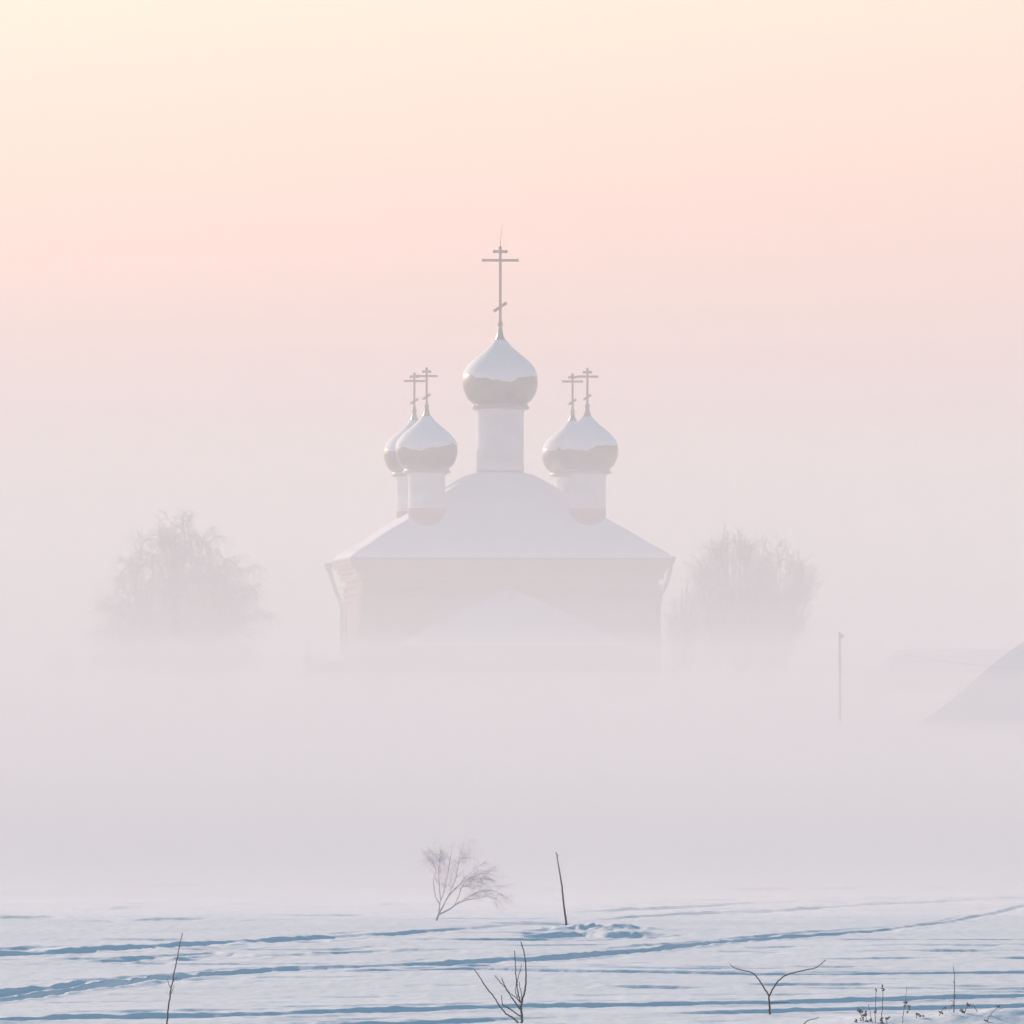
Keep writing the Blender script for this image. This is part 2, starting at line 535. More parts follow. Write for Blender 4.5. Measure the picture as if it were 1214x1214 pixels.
def roof_h(x, y, hw, hl):
    a = (hw - abs(x)) / (hw - 1.45)
    b = (hl - abs(y)) / (hl - 1.45)
    k = 0.05
    m = min(a, b)
    h = max(k - abs(a - b), 0.0) / k
    m -= h * h * k * 0.25
    # rounded shoulder at the flat top round the drum
    h = max(0.06 - abs(m - 1.0), 0.0) / 0.06
    m = min(m, 1.0) - h * h * 0.06 * 0.25
    return max(m, 0.0) ** 1.07 * (Z_TOP - Z_EAVE - 0.24)


def snow_sheet(name, parent, hw, hl, z0, fn, thick, n=72):
    """A blanket of snow: a closed solid with a rounded lip."""
    bm = bmesh.new()
    top = []
    for j in range(n + 1):
        row = []
        for i in range(n + 1):
            u, v = i / n * 2 - 1, j / n * 2 - 1
            x, y = u * hw, v * hl
            e = min(hw - abs(x), hl - abs(y))
            lip = thick * (1 - math.exp(-e / 0.12))
            wv = 0.05 * math.sin(x * 1.7 + y * 0.9) * math.sin(y * 1.3 - x * 0.4 + 1) * min(1, e)
            row.append(bm.verts.new((x, y, z0 + fn(x, y, hw, hl) + 0.03 + lip + wv)))
        top.append(row)
    for j in range(n):
        for i in range(n):
            bm.faces.new((top[j][i], top[j][i + 1], top[j + 1][i + 1], top[j + 1][i]))
    rim = top[0] + [r[-1] for r in top[1:]] + top[-1][-2::-1] + [r[0] for r in top[-2:0:-1]]
    low = [bm.verts.new((v.co.x, v.co.y, z0)) for v in rim]
    for k in range(len(rim)):
        k2 = (k + 1) % len(rim)
        bm.faces.new((low[k], low[k2], rim[k2], rim[k]))
    bm.faces.new(list(reversed(low)))
    return smooth(obj(name, bm, M_ROOFSNOW, parent), 60)


snow_sheet('snow_blanket', roof, EW - 0.06, EL - 0.06, Z_EAVE + 0.123, roof_h, 0.13)

# onion profile (r, z) from the top of the collar, central dome size
ONION = [(1.26, 0.0), (1.40, .11), (1.54, .25), (1.66, .47), (1.74, .70), (1.785, .95), (1.775, 1.22), (1.72, 1.44), (1.61, 1.67), (1.45, 1.88), (1.26, 2.08), (1.02, 2.29), (.78, 2.48),
         (.56, 2.68), (.40, 2.84), (.28, 3.0), (.20, 3.16), (.14, 3.36), (.095, 3.64)]


def onion_r(z):
    zz = [p[1] for p in ONION]; rr = [p[0] for p in ONION]
    return float(np.interp(z, zz, rr))


PROF = spline(np.array([(r, z) for r, z in ONION]), 60)


def dome_mesh():
    bm = bmesh.new()
    add_lathe(bm, [(r, z) for r, z in PROF], 48)
    return bm


def cap_mesh(seed):
    """Snow lying on the upper half of the onion, with a ragged lower edge."""
    rs = random.Random(seed)
    ph = [rs.uniform(0, 6.28) for _ in range(6)]
    seg, rings = 64, 26
    bm = bmesh.new()
    outer, inner = [], []
    for k in range(rings):
        ro, ri = [], []
        for i in range(seg):
            a = 2 * math.pi * i / seg
            edge = 1.22 + 0.10 * math.sin(a * 2 + ph[0]) + 0.08 * math.sin(3 * a + ph[1]) + 0.05 * math.sin(7 * a + ph[2]) + 0.035 * math.sin(13 * a + ph[3]) + 0.02 * math.sin(23 * a + ph[4])
            t = k / (rings - 1)
            z = edge + (3.05 - edge) * t
            th = 0.012 + 0.05 * min(1, t * 6) * (1 - 0.6 * t)
            r = onion_r(z)
            ro.append(bm.verts.new(((r + th) * math.cos(a), (r + th) * math.sin(a), z)))
            if k == 0:
                ri.append(bm.verts.new(((r - 0.03) * math.cos(a), (r - 0.03) * math.sin(a), z)))
        outer.append(ro)
        if ri:
            inner = ri
    for a, b in zip(outer, outer[1:]):
        for i in range(seg):
            j = (i + 1) % seg
            bm.faces.new((a[i], a[j], b[j], b[i]))
    for i in range(seg):
        j = (i + 1) % seg
        bm.faces.new((inner[i], inner[j], outer[0][j], outer[0][i]))
    bm.faces.new(outer[-1])
    bm.faces.new(list(reversed(inner)))
    return bm


def cross_at(loc, top, bar, bar_z, s_z, th, parent, foot_r):
    """Orthodox cross: a mast, a trefoil top bar, the long bar and the slanted foot bar. loc is the centre of the ball."""
    bm = bmesh.new()
    add_box(bm, (0, 0, top / 2), (th, th, top))
    c = obj('cross', bm, M_CROSS, parent)
    c.location = loc
    bm = bmesh.new()
    add_box(bm, (0, 0, bar_z), (bar, th * 0.8, th))
    obj('crossbar', bm, M_CROSS, c)
    bm = bmesh.new()
    w = bar * 0.31
    add_box(bm, (0, 0, top - th * 1.5), (w, th * 0.75, th))
    for dx_, dz_ in ((-w / 2, 0), (w / 2, 0), (0, th * 1.4)):
        bmesh.ops.create_icosphere(bm, subdivisions=2, radius=th * 0.72, matrix=Matrix.Translation((dx_, 0, top - th * 1.5 + dz_)))
    obj('top_bar', bm, M_CROSS, c)
    bm = bmesh.new()
    add_box(bm, (0, 0, s_z), (bar * 0.42, th * 0.75, th * 1.15), Matrix.Rotation(-R(34), 4, 'Y'))
    obj('foot_bar', bm, M_CROSS, c)
    bm = bmesh.new()
    add_lathe(bm, [(foot_r * 0.35, -foot_r), (foot_r * 0.8, -foot_r * .7), (foot_r, 0), (foot_r * .8, foot_r * .7), (foot_r * .35, foot_r)], 20)
    add_lathe(bm, [(foot_r * 0.5, foot_r * 1.0), (foot_r * .62, foot_r * 1.3), (foot_r * .5, foot_r * 1.6)], 16)
    smooth(obj('ball', bm, M_CROSS, c), 60)
    return c


def cupola(x, y, s, r_drum, z_base, z_brick, z_collar, seed, d):
    """drum, its brick foot, collar, dome with snow and the cross."""
    bm = bmesh.new()
    add_lathe(bm, [(r_drum, z_base), (r_drum, z_brick)], 40)
    f = smooth(obj('drum_foot', bm, M_BRICK, church)); f.location = (x, y, 0)
    bm = bmesh.new()
    add_lathe(bm, [(r_drum + 0.035, z_brick), (r_drum + 0.035, z_brick + .10), (r_drum + 0.006, z_brick + .13), (r_drum + 0.006, z_collar - .16), (r_drum + .06, z_collar - .08), (r_drum + .10, z_collar)], 40)
    dr = smooth(obj('drum', bm, M_PLASTER, church)); dr.location = (x, y, 0)
    dm = smooth(obj('dome', dome_mesh(), M_DOME, church), 70)
    dm.location = (x, y, z_collar + 0.26 * s); dm.scale = (s, s, s)
    bm = bmesh.new()
    add_lathe(bm, [(1.30, -.26), (1.39, -.24), (1.39, -.13), (1.33, -.10), (1.30, -0.003)], 48)
    smooth(obj('collar', bm, M_COLLAR, dm), 40)
    smooth(obj('snow_cap', cap_mesh(seed), M_ROOFSNOW, dm), 70)
    return z_collar + (0.26 + 3.64) * s


zt = cupola(0, 0, 1.0, 1.115, Z_TOP - 1.2, zr(558), zr(485.5), 3, 400)
cc = cross_at((0, 0, zr(384.3)), 91 / 25, 44 / 25, 76 / 25, 20.5 / 25, 0.125, church, 0.135)
v, f = tubes([(np.array([(0, 0, 91 / 25), (0.02, 0, 93 / 25 + .3), (0.09, 0, 118 / 25)]), np.array([0.02, 0.016, 0.010]))], 5)
obj('lightning_rod', mesh_np('lightning_rod', v, f), M_CROSS, cc)
DX, DY = 3.80, 3.35
for i, (sx_, sy_) in enumerate([(-1, -1), (1, -1), (-1, 1), (1, 1)]):
    zc = zr(561.5, 396.6)
    cupola(sx_ * DX, sy_ * DY, 0.815, 0.865, Z_EAVE + 0.8, zr(603, 396.6), zc, 11 + i, 400)
    cross_at((sx_ * DX, sy_ * DY, zr(481.5, 396.6)), 44.5 / 25.2, 26 / 25.2, 35.5 / 25.2, 11 / 25.2, 0.10, church, 0.12)

# apse: half an octagon under its own snowy half-cone
AW, AD = 4.75, 4.0
Z_AE = zr(769, 391)
Z_AP = zr(692, 393)


def apse_ring(k, z, y0=-HL):
    pts = [(-AW * k, 0.0), (-AW * k, -AD * 0.45 * k), (-AW * 0.52 * k, -AD * k), (AW * 0.52 * k, -AD * k), (AW * k, -AD * 0.45 * k), (AW * k, 0.0)]
    return [(x, y0 + y, z) for x, y in pts]


def apse_prism(rings):
    bm = bmesh.new()
    L = [[bm.verts.new(p) for p in r] for r in rings]
    for a, b in zip(L, L[1:]):
        for i in range(len(a)):
            j = (i + 1) % len(a)
            bm.faces.new((a[i], a[j], b[j], b[i]))
    bm.faces.new(list(reversed(L[0])))
    bm.faces.new(L[-1])
    bmesh.ops.recalc_face_normals(bm, faces=bm.faces)
    return bm


obj('apse', apse_prism([apse_ring(1, -1.2), apse_ring(1, Z_AE - 0.02)]), M_BRICK, church)
obj('apse_cornice', apse_prism([apse_ring(1.03, Z_AE - 0.40), apse_ring(1.055, Z_AE - 0.12), apse_ring(1.07, Z_AE + 0.02)]), M_TRIM, church)
ar = obj('apse_roof', apse_prism([apse_ring(1.085, Z_AE + 0.023), apse_ring(1.085, Z_AE + 0.11)]), M_SHEET, church)
rr_ = [apse_ring(1.075, Z_AE + 0.112)]
for k in np.linspace(0, 1, 14):
    q = 1.075 * (1 - k)
    rr_.append(apse_ring(max(q, 0.02), Z_AE + 0.30 + (Z_AP - Z_AE - 0.45) * (k ** 0.96) + 0.12 * math.sin(k * 3.14) * 0.3 - 0.35 * max(0, k - .85) ** 1.2))
smooth(obj('snow_blanket', apse_prism(rr_), M_ROOFSNOW, ar), 35)


def downpipe(rows, d):
    """Funnel and pipe; rows are photo pixels down the pipe, d the distance."""
    wpts = [at(px, py, d) for px, py in rows]
    inv = (Matrix.Translation(church.location) @ Matrix.Rotation(PSI, 4, 'Z')).inverted()
    lp = [inv @ p for p in wpts]
    v, f = tubes([(spline(np.array([tuple(p) for p in lp]), 30), np.full(30, 0.10))], 8)
    o = smooth(obj('downpipe', mesh_np('downpipe', v, f), M_ZINC, church))
    bm = bmesh.new()
    t = lp[0]
    add_lathe(bm, [(0.08, -.22), (0.20, .02), (0.24, .20), (0.21, .22)], 16, (t.x, t.y, t.z))
    smooth(obj('funnel', bm, M_ZINC, o))
    return o


zlow = 900
downpipe([(390, 673), (391.5, 680), (397, 697), (403, 712), (405.5, 722), (405.5, 760), (405.5, 800), (405.5, zlow)], 405.4)
downpipe([(795.5, 665), (794.5, 676), (790, 692), (783, 706), (781, 716), (781, 740), (781, 800), (781, zlow)], 395.4)
for a, b in (((411.5, 667), (394, 671)),):
    inv = (Matrix.Translation(church.location) @ Matrix.Rotation(PSI, 4, 'Z')).inverted()
    p0, p1 = inv @ at(*a, 404.2), inv @ at(*b, 405.4)
    v, f = tubes([(np.array([tuple(p0), tuple((p0 + p1) / 2), tuple(p1)]), np.full(3, 0.07))], 8)
    obj('gutter_spout', mesh_np('gutter_spout', v, f), M_ZINC, church)

# ------------------------------------------------------------------ trees
def unit(v):
    return v / (np.linalg.norm(v, axis=-1, keepdims=True) + 1e-9)


def shoots(P, count, length, spread, up, droop, rng_, n=4, tmin=0.25):
    """Side shoots on branches P (N,m,3): returns (N*count, n, 3)."""
    N, m, _ = P.shape
    t = rng_.uniform(tmin, 1.0, (N, count))
    idx = t * (m - 1)
    k = np.minimum(idx.astype(int), m - 2)
    fr = (idx - k)[..., None]
    rows = np.arange(N)[:, None]
    base = P[rows, k] * (1 - fr) + P[rows, k + 1] * fr
    tan = unit(P[rows, k + 1] - P[rows, k])
    d = unit(tan + spread * rng_.normal(size=tan.shape) + np.array([0, 0, up]))
    L = length * rng_.uniform(0.45, 1.25, (N, count, 1)) * (1.25 - 0.55 * t[..., None])
    s = np.linspace(0, 1, n)
    pts = base[..., None, :] + d[..., None, :] * (L[..., None, :] * s[None, None, :, None])
    pts = pts + np.array([0, 0, -1.0]) * (droop * L[..., None, :] * (s ** 2)[None, None, :, None])
    pts = pts + rng_.normal(size=pts.shape) * (0.06 * L[..., None, :]) * (s > 0)[None, None, :, None]
    return pts.reshape(-1, n, 3)


def rad(N, n, r0, r1):
    return np.broadcast_to(np.linspace(r0, r1, n)[None], (N, n)).copy()


def big_tree(name, base, ends, stems, label, group, seed, droop, twig_r, counts, up=0.25, mat=M_TWIG, twig_len=(1.5, 0.7)):
    """base: world point; ends: (N,3) limb tips relative to base; stems: list of trunk polylines relative to base."""
    r_ = np.random.default_rng(seed)
    t = empty(name, base)
    tag(t, label, 'tree', group)
    polys = []
    stems_np = []
    for pts, r0, r1 in stems:
        sp = spline(pts, 14)
        stems_np.append(sp)
        polys.append((sp, np.linspace(r0, r1, 14)))
    v, f = tubes(polys, 7)
    smooth(obj('trunk', mesh_np('trunk', v, f), M_FROSTBARK, t), 180)
    allst = np.concatenate(stems_np)
    # each limb leaves the nearest stem some way below its tip
    L = []
    for e in ends:
        want = e[2] * r_.uniform(0.35, 0.72)
        cost = np.abs(allst[:, 2] - want) + 0.35 * np.linalg.norm(allst[:, :2] - e[:2], axis=1)
        b = allst[np.argmin(cost)]
        mid = b * 0.5 + e * 0.5 + np.array([0, 0, 0.10 * np.linalg.norm(e - b)]) + r_.normal(size=3) * 0.15
        L.append(spline([b, mid, e], 6))
    L = np.array(L)
    A = shoots(L, counts[0], twig_len[0], 0.65, up, droop * 0.6, r_, 5, 0.2)
    B = shoots(A, counts[1], twig_len[1], 0.7, up * 0.6, droop, r_, 4, 0.15)
    obj('limb', mesh_np('limb', *tubes_batch(L, rad(len(L), 6, 0.055, 0.02), 4)), M_FROSTBARK, t)
    v, f = join_vf([tubes_batch(A, rad(len(A), 5, twig_r * 1.5, twig_r), 3), tubes_batch(B, rad(len(B), 4, twig_r, twig_r * 0.6), 3)])
    c = obj('crown', mesh_np('crown', v, f), mat, t)
    c['kind'] = 'stuff'
    return t


def outline_points(left, right, rows, d, base, n, rng_, shell=0.35):
    """Limb tips filling a crown whose left and right edges are given in photo pixels per row."""
    out = []
    r0, r1_ = rows[0], rows[-1]
    while len(out) < n:
        row = rng_.uniform(r0, r1_)
        l, r = np.interp(row, rows, left), np.interp(row, rows, right)
        if rng_.random() > (r - l) / max(np.array(right) - np.array(left)):
            continue
        c, h = (l + r) / 2, (r - l) / 2
        a, q = rng_.uniform(0, 6.283), rng_.uniform(shell, 1) ** 0.5
        p = at(c + h * q * math.cos(a), row, d)
        out.append((p.x - base[0], h / PXR * d * q * math.sin(a) * 0.9, p.z - base[2]))
    return np.array(out)


def trunk_base(px, d):
    x = (px - 607) / PXR * d
    return (x, d, ground_z(x, d) - 0.05)


# left: broad birch with hanging twigs
d = 405.0
b = trunk_base(212, d)
rt = np.random.default_rng(21)
rows = [621, 637, 655, 672, 690, 710, 735, 760, 790, 830]
left = [188, 168, 154, 148, 132, 118, 106, 98, 96, 108]
right = [222, 248, 268, 312, 322, 320, 316, 314, 310, 300]
ends = outline_points(left, right, rows, d, b, 185, rt)
H = (at(0, 640, d).z - b[2])
big_tree('frosted_tree', b, ends, [([(0, 0, 0), (0.15, 0.1, 2), (-0.1, 0, 4.5), (0.0, 0.1, H * 0.75), (-0.2, 0, H)], 0.30, 0.04),
                               ([(0.05, 0, 1.2), (0.9, 0.3, 3.2), (1.8, 0.2, 5.2), (2.4, 0, 7.0)], 0.20, 0.04),
                               ([(-0.05, 0, 1.0), (-1.0, -0.3, 3.0), (-1.9, 0.2, 4.6)], 0.18, 0.04)],
         'broad frosted tree with fine drooping twigs, left of the church', None, 31, 0.42, 0.016, (9, 8), up=0.25)

# right of the church: a dense round tree, a sparse open one and a pale low one
d = 415.0
b = trunk_base(868, d)
rows = [634, 642, 654, 670, 690, 710, 732, 765]
left = [862, 848, 836, 826, 820, 820, 824, 838]
right = [874, 890, 902, 912, 916, 914, 908, 892]
ends = outline_points(left, right, rows, d, b, 120, rt)
H = at(0, 650, d).z - b[2]
big_tree('dense_tree', b, ends, [([(0, 0, 0), (0.1, 0, 3), (0.0, 0.1, 6), (0.05, 0, H)], 0.24, 0.03), ([(0, 0, 0.6), (-0.7, 0.2, 3), (-1.0, 0, H * .8)], 0.16, 0.03),
                                 ([(0, 0, 0.6), (0.7, -0.2, 3.2), (0.9, 0, H * .85)], 0.16, 0.03)],
         'dense upright frosted tree beside the right wall of the church', 'bare trees right of the church', 41, 0.1, 0.015, (7, 6), up=0.4, twig_len=(1.3, 0.65))
d = 418.0
b = trunk_base(915, d)
rows = [650, 662, 680, 700, 725, 750, 780]
left = [888, 884, 882, 882, 886, 890, 900]
right = [926, 958, 968, 970, 964, 955, 940]
ends = outline_points(left, right, rows, d, b, 60, rt, 0.3)
H = at(0, 660, d).z - b[2]
big_tree('bare_tree', b, ends, [([(0, 0, 0), (-0.1, 0, 3), (0.1, 0, 6), (-0.3, 0, H)], 0.22, 0.03), ([(0, 0, 1.5), (0.5, 0.1, 4), (1.6, 0, H * .95)], 0.15, 0.03),
                                ([(0, 0, 1.0), (-0.35, 0, 4), (-0.55, 0, H * .98)], 0.12, 0.03)],
         'sparse open-branched tree between the dense tree and the pole', 'bare trees right of the church', 43, 0.12, 0.016, (7, 5), up=0.35, mat=M_FROSTBARK, twig_len=(1.3, 0.6))
d = 408.0
b = trunk_base(808, d)
rows = [680, 692, 710, 730, 760, 790]
left = [800, 794, 790, 790, 794, 798]
right = [818, 828, 832, 832, 828, 822]
ends = outline_points(left, right, rows, d, b, 40, rt)
H = at(0, 700, d).z - b[2]
big_tree('small_tree', b, ends, [([(0, 0, 0), (0.1, 0, 2.5), (0.0, 0.1, H * .7), (0.05, 0, H)], 0.15, 0.03)],
         'small pale frosted tree close against the right downpipe of the church', 'bare trees right of the church', 47, 0.5, 0.012, (8, 8), up=0.2, mat=M_FROST, twig_len=(1.0, 0.5))
d = 420.0
b = trunk_base(72, d)
rows = [772, 780, 792, 810]
ends = outline_points([66, 58, 54, 56], [76, 88, 94, 92], rows, d, b, 26, rt)
big_tree('small_tree', b, ends, [([(0, 0, 0), (0.1, 0, 1.5), (0.0, 0, at(0, 780, d).z - b[2])], 0.12, 0.03)],
         'small faint tree left of the broad frosted tree, just above the fog', None, 53, 0.3, 0.013, (6, 6), up=0.3, twig_len=(0.8, 0.4))

# far wood: a low band of bare trees that reads as one mass
r_ = np.random.default_rng(5)
N = 2600
xx = r_.uniform(-330, 330, N)
yy = r_.uniform(560, 640, N)
hh = r_.uniform(2.5, 4.6, N) * (1 + 0.35 * np.sin(xx / 17.0) * np.sin(xx / 6.1))
st = np.zeros((N, 4, 3))
for k in range(4):
    st[:, k, 0] = xx + r_.normal(size=N) * 0.25 * k
    st[:, k, 1] = yy
    st[:, k, 2] = 0.7 + hh * k / 3
sh = shoots(st, 7, 1.4, 0.6, 0.6, 0.0, r_, 3, 0.3)
v, f = join_vf([tubes_batch(st, rad(N, 4, 0.13, 0.04), 3), tubes_batch(sh, rad(len(sh), 3, 0.05, 0.02), 3)])
wood = obj('far_wood', mesh_np('far_wood', v, f), M_FAR)
tag(wood, kind='stuff')

# ------------------------------------------------------------------ village: houses, pole, churchyard wall
def hip_house(name, label, d, eave_px, eave_row, ridge_px, ridge_row, depth, rz):
    """A log house under a hipped roof that carries a thick blanket of snow; the long side faces the field."""
    k = d / PXR
    cx = (sum(eave_px) / 2 - 607) * k
    gz = ground_z(cx, d)
    h = empty(name, (cx, d, gz), rz)
    tag(h, label, 'house')
    e = CAM_Z + (HORIZON - eave_row) * k - gz
    r = CAM_Z + (HORIZON - ridge_row) * k - gz
    hw, rw = (eave_px[1] - eave_px[0]) / 2 * k, (ridge_px[1] - ridge_px[0]) / 2 * k
    ov = 0.5
    bm = bmesh.new()
    add_box(bm, (0, depth / 2, e / 2 - .2), (2 * (hw - ov) - .3, depth - 2 * ov - .3, e + .3))
    obj('wall', bm, M_LOG, h)
    n = max(5, int(round(e / 0.30)))
    lh = e / n
    L1, L2 = hw - ov, depth - 2 * ov
    v0, f0 = tubes([(np.array([(-L1 - .15, 0, 0), (0, 0, 0), (L1 + .15, 0, 0)]), np.full(3, lh * .53))], 6)
    v1, f1 = tubes([(np.array([(0, -.15, 0), (0, L2 / 2, 0), (0, L2 + .15, 0)]), np.full(3, lh * .53))], 6)
    ma, mb = mesh_np('log', v0, f0), mesh_np('log', v1, f1)
    ma.materials.append(M_LOG); mb.materials.append(M_LOG)
    for q in range(n):
        for m_, p in ((ma, (0, ov + .1, 0)), (mb, (-L1 + .1, ov, lh / 2)), (mb, (L1 - .1, ov, lh / 2))):
            o = bpy.data.objects.new('log', m_)
            C.objects.link(o); o.parent = h; o.location = (p[0], p[1], lh * (q + .5) - (0.0 if m_ is ma else lh * .5) - .02)
    def hip(z0, z1, z2, inset, sag):
        """Closed hipped solid whose slopes flare a little towards the eave."""
        bm = bmesh.new()
        rings = []
        for t in np.linspace(0, 1, 12):
            w_ = (hw - inset) * (1 - t) + rw * t
            d_ = (depth / 2 - inset) * (1 - t) + 0.12 * t
            z = z1 + (z2 - z1) * (t - sag * math.sin(math.pi * t) * (1 - t))
            rings.append([bm.verts.new((sx_ * w_, depth / 2 + sy_ * d_, z)) for sx_, sy_ in ((-1, -1), (1, -1), (1, 1), (-1, 1))])
        low = [bm.verts.new((v.co.x, v.co.y, z0)) for v in rings[0]]
        rings.insert(0, low)
        for a_, b_ in zip(rings, rings[1:]):
            for i in range(4):
                j = (i + 1) % 4
                bm.faces.new((a_[i], a_[j], b_[j], b_[i]))
        bm.faces.new(list(reversed(low))); bm.faces.new(rings[-1])
        return bm
    bm = bmesh.new()
    add_box(bm, (0, depth / 2, e + .05), (2 * hw, depth, .1))
    rf = obj('roof', bm, M_LOG, h)
    sn = hip(e + .103, e + .36, r, 0.05, 0.30)
    smooth(obj('snow_blanket', sn, M_ROOFSNOW, rf), 30)
    return h


hip_house('snowy_house', 'nearer house with a wide snow-covered hipped roof, at the right edge in the fog', 275.0, (1034, 1475), 884, (1222, 1315), 760, 7.5, R(-6))
hip_house('snowy_barn', 'long low snow-roofed barn faintly seen between the pole and the nearer house', 370.0, (1022, 1330), 808, (1075, 1285), 769, 5.0, R(0))

dP = 280.0
pb = trunk_base(995.5, dP)
pole = empty('utility_pole', pb)
tag(pole, 'slender dark wooden utility pole standing in the fog right of the trees', 'utility pole')
zt_ = at(0, 749, dP).z - pb[2]
v, f = tubes([(np.array([(0, 0, -0.3), (0.01, 0, zt_ * .5), (0, 0, zt_)]), np.array([.050, .042, .034]))], 8)
smooth(obj('post', mesh_np('post', v, f), M_POLE, pole))
bm = bmesh.new()
add_lathe(bm, [(.02, 0), (.045, .02), (.045, .07), (.03, .09), (.04, .11), (.02, .14)], 12, (0.08, -0.02, zt_ - 0.22))
add_box(bm, (0.04, -0.02, zt_ - .215), (.09, .02, .02))
obj('insulator', bm, M_ZINC, pole)
a0 = np.array((0.08, -0.02, zt_ - .12)); a1 = np.array(at(1250, 790, 250.0)) - np.array(pb)
tt = np.linspace(0, 1, 24)[:, None]
wp = a0 * (1 - tt) + a1 * tt - np.array([0, 0, 1.0]) * (0.35 * 4 * tt * (1 - tt))
v, f = tubes([(wp, np.full(24, .0035))], 4)
obj('wire', mesh_np('wire', v, f), M_POLE, pole)

# churchyard gate pillar and wall, left of the church
dW = 398.0
pw = at(365, 770, dW)
gw = empty('churchyard_gate', (pw.x, dW, ground_z(pw.x, dW)))
gz = ground_z(pw.x, dW)
tag(gw, 'faint gate pillar and low snow-topped wall left of the church', 'gate')
zz = at(0, 778, dW).z - gz
bm = bmesh.new()
add_box(bm, (0, 0, zz / 2), (.34, .34, zz)); add_box(bm, (0, 0, zz + .05), (.46, .46, .1))
obj('pillar', bm, M_BRICK, gw)
bm = bmesh.new()
add_lathe(bm, [(.16, 0), (.18, .06), (.08, .2), (.05, .45), (.012, .68)], 14, (0, 0, zz + .1))
obj('finial', bm, M_ZINC, gw)
zz2 = at(0, 779, dW).z - gz
bm = bmesh.new()
add_box(bm, (.95, .1, zz2 / 2 - .1), (1.5, .35, zz2 - .2))
obj('wall', bm, M_BRICK, gw)
bm = bmesh.new()
add_box(bm, (.95, .1, zz2 - .06), (1.56, .5, .24))
bmesh.ops.bevel(bm, geom=list(bm.edges), offset=.07, segments=2, affect='EDGES')
obj('snow_cap', bm, M_ROOFSNOW, gw)

# ------------------------------------------------------------------ plants standing in the snow
def plant(name, label, cat, px, py, d, branches, mat, group=None, jitter=0.12, seed=1, stem='stem', sides=6):
    """branches: (list of photo pixels, start radius px, end radius px); every branch is a part."""
    r_ = random.Random(seed)
    x = (px - 607) / PXR * d
    gz_ = ground_z(x, d)
    zp = at(px, py, d).z
    root = empty(name, (x, d, zp if cat == 'weed' else gz_))
    tag(root, label, cat, group)
    k = d / PXR
    out = []
    for pts, r0, r1_ in branches:
        P = []
        dy = 0.0
        for i, (a, b_) in enumerate(pts):
            P.append(((a - px) * k, dy, (py - b_) * k))
            dy += r_.uniform(-jitter, jitter)
        n = 6 * len(pts)
        sp = spline(P, n)
        sp[1:-1] += np.random.default_rng(seed).normal(size=(n - 2, 3)) * 0.0025
        v, f = tubes([(sp, np.linspace(r0 * k, r1_ * k, n))], sides)
        out.append(smooth(obj(stem, mesh_np(stem, v, f), mat, root), 180))
    return root, out


D1 = dist_of_row(1209)
plant('bare_shrub', 'dark leafless shrub with forked upright branches, in the near snow at centre', 'shrub', 618.5, 1209, D1, [
    ([(618.5, 1212), (618.5, 1200), (618, 1188), (620, 1178), (623, 1164), (623.5, 1148), (622, 1128), (617.5, 1111)], 1.5, 0.55),
    ([(616, 1209), (610, 1203), (600, 1196), (593, 1188), (585, 1176), (574, 1162), (568, 1152), (562, 1144.5)], 1.0, 0.5),
    ([(618, 1200), (610, 1195), (603, 1190), (598, 1187.5), (596, 1186), (595, 1181), (594.5, 1175)], 0.8, 0.4),
    ([(618, 1193), (612, 1185), (606, 1176), (601, 1168), (597, 1160), (594.5, 1154)], 0.9, 0.45),
    ([(604, 1172), (599, 1166), (592, 1158), (587, 1152)], 0.6, 0.4),
    ([(618, 1184), (612, 1178), (606, 1173)], 0.7, 0.45),
    ([(617.5, 1184), (614, 1172), (612.5, 1160), (611.5, 1145), (610, 1121.5)], 0.8, 0.5),
    ([(613, 1164), (614, 1154), (617, 1146), (618.5, 1138)], 0.5, 0.3),
    ([(618.5, 1182), (618, 1172), (615.5, 1159)], 0.6, 0.35),
    ([(614, 1178), (611, 1170), (612, 1163)], 0.5, 0.35)], M_BARK, seed=3, stem='branch', jitter=0.06)
D2 = dist_of_row(1204)
plant('forked_twig', 'dark Y-shaped twig with two curving arms, in the near snow', 'twig', 912.5, 1204, D2, [
    ([(912.5, 1207), (912.2, 1196), (911.5, 1181)], 1.3, 1.0),
    ([(911.5, 1182), (906, 1173), (899, 1162), (893, 1156), (884, 1152.5), (873, 1150), (865, 1145.5)], 0.95, 0.4),
    ([(912, 1182), (916, 1174), (922, 1165), (930, 1158.5), (940, 1154.5), (958, 1150.5), (966, 1149), (973, 1144), (978.5, 1139)], 0.95, 0.45),
    ([(913, 1190.5), (920, 1190), (930, 1190), (937, 1191)], 0.6, 0.3)], M_BARK, seed=5, stem='branch', jitter=0.05)
D3 = dist_of_row(1214)
plant('slender_sapling', 'single thin dark sapling leaning slightly right, near the left edge', 'sapling', 198, 1216, D3, [
    ([(198, 1219), (199.5, 1200), (202, 1180), (205.5, 1160), (210, 1138), (213.5, 1120), (216.8, 1106)], 1.05, 0.4),
    ([(203.5, 1172), (200.5, 1167), (199.5, 1160.5)], 0.45, 0.3),
    ([(204.5, 1166), (207.5, 1161), (210, 1159.5)], 0.4, 0.25),
    ([(202, 1181), (204, 1176), (205.5, 1173), (206.5, 1168)], 0.45, 0.25)], M_BARK, seed=8, stem='branch', jitter=0.04)
D4 = dist_of_row(1099)
plant('leaning_stick', 'thin bare stick leaning left beside a lumpy snow ridge', 'stick', 671.5, 1099, D4, [
    ([(672, 1103), (670.8, 1092), (668.5, 1075), (666.5, 1056), (664, 1038), (661.5, 1025), (659.3, 1011.5)], 1.35, 0.5),
    ([(660.6, 1018), (661.8, 1014.5)], 0.45, 0.3)], M_BARK, seed=9, stem='stem', jitter=0.03)

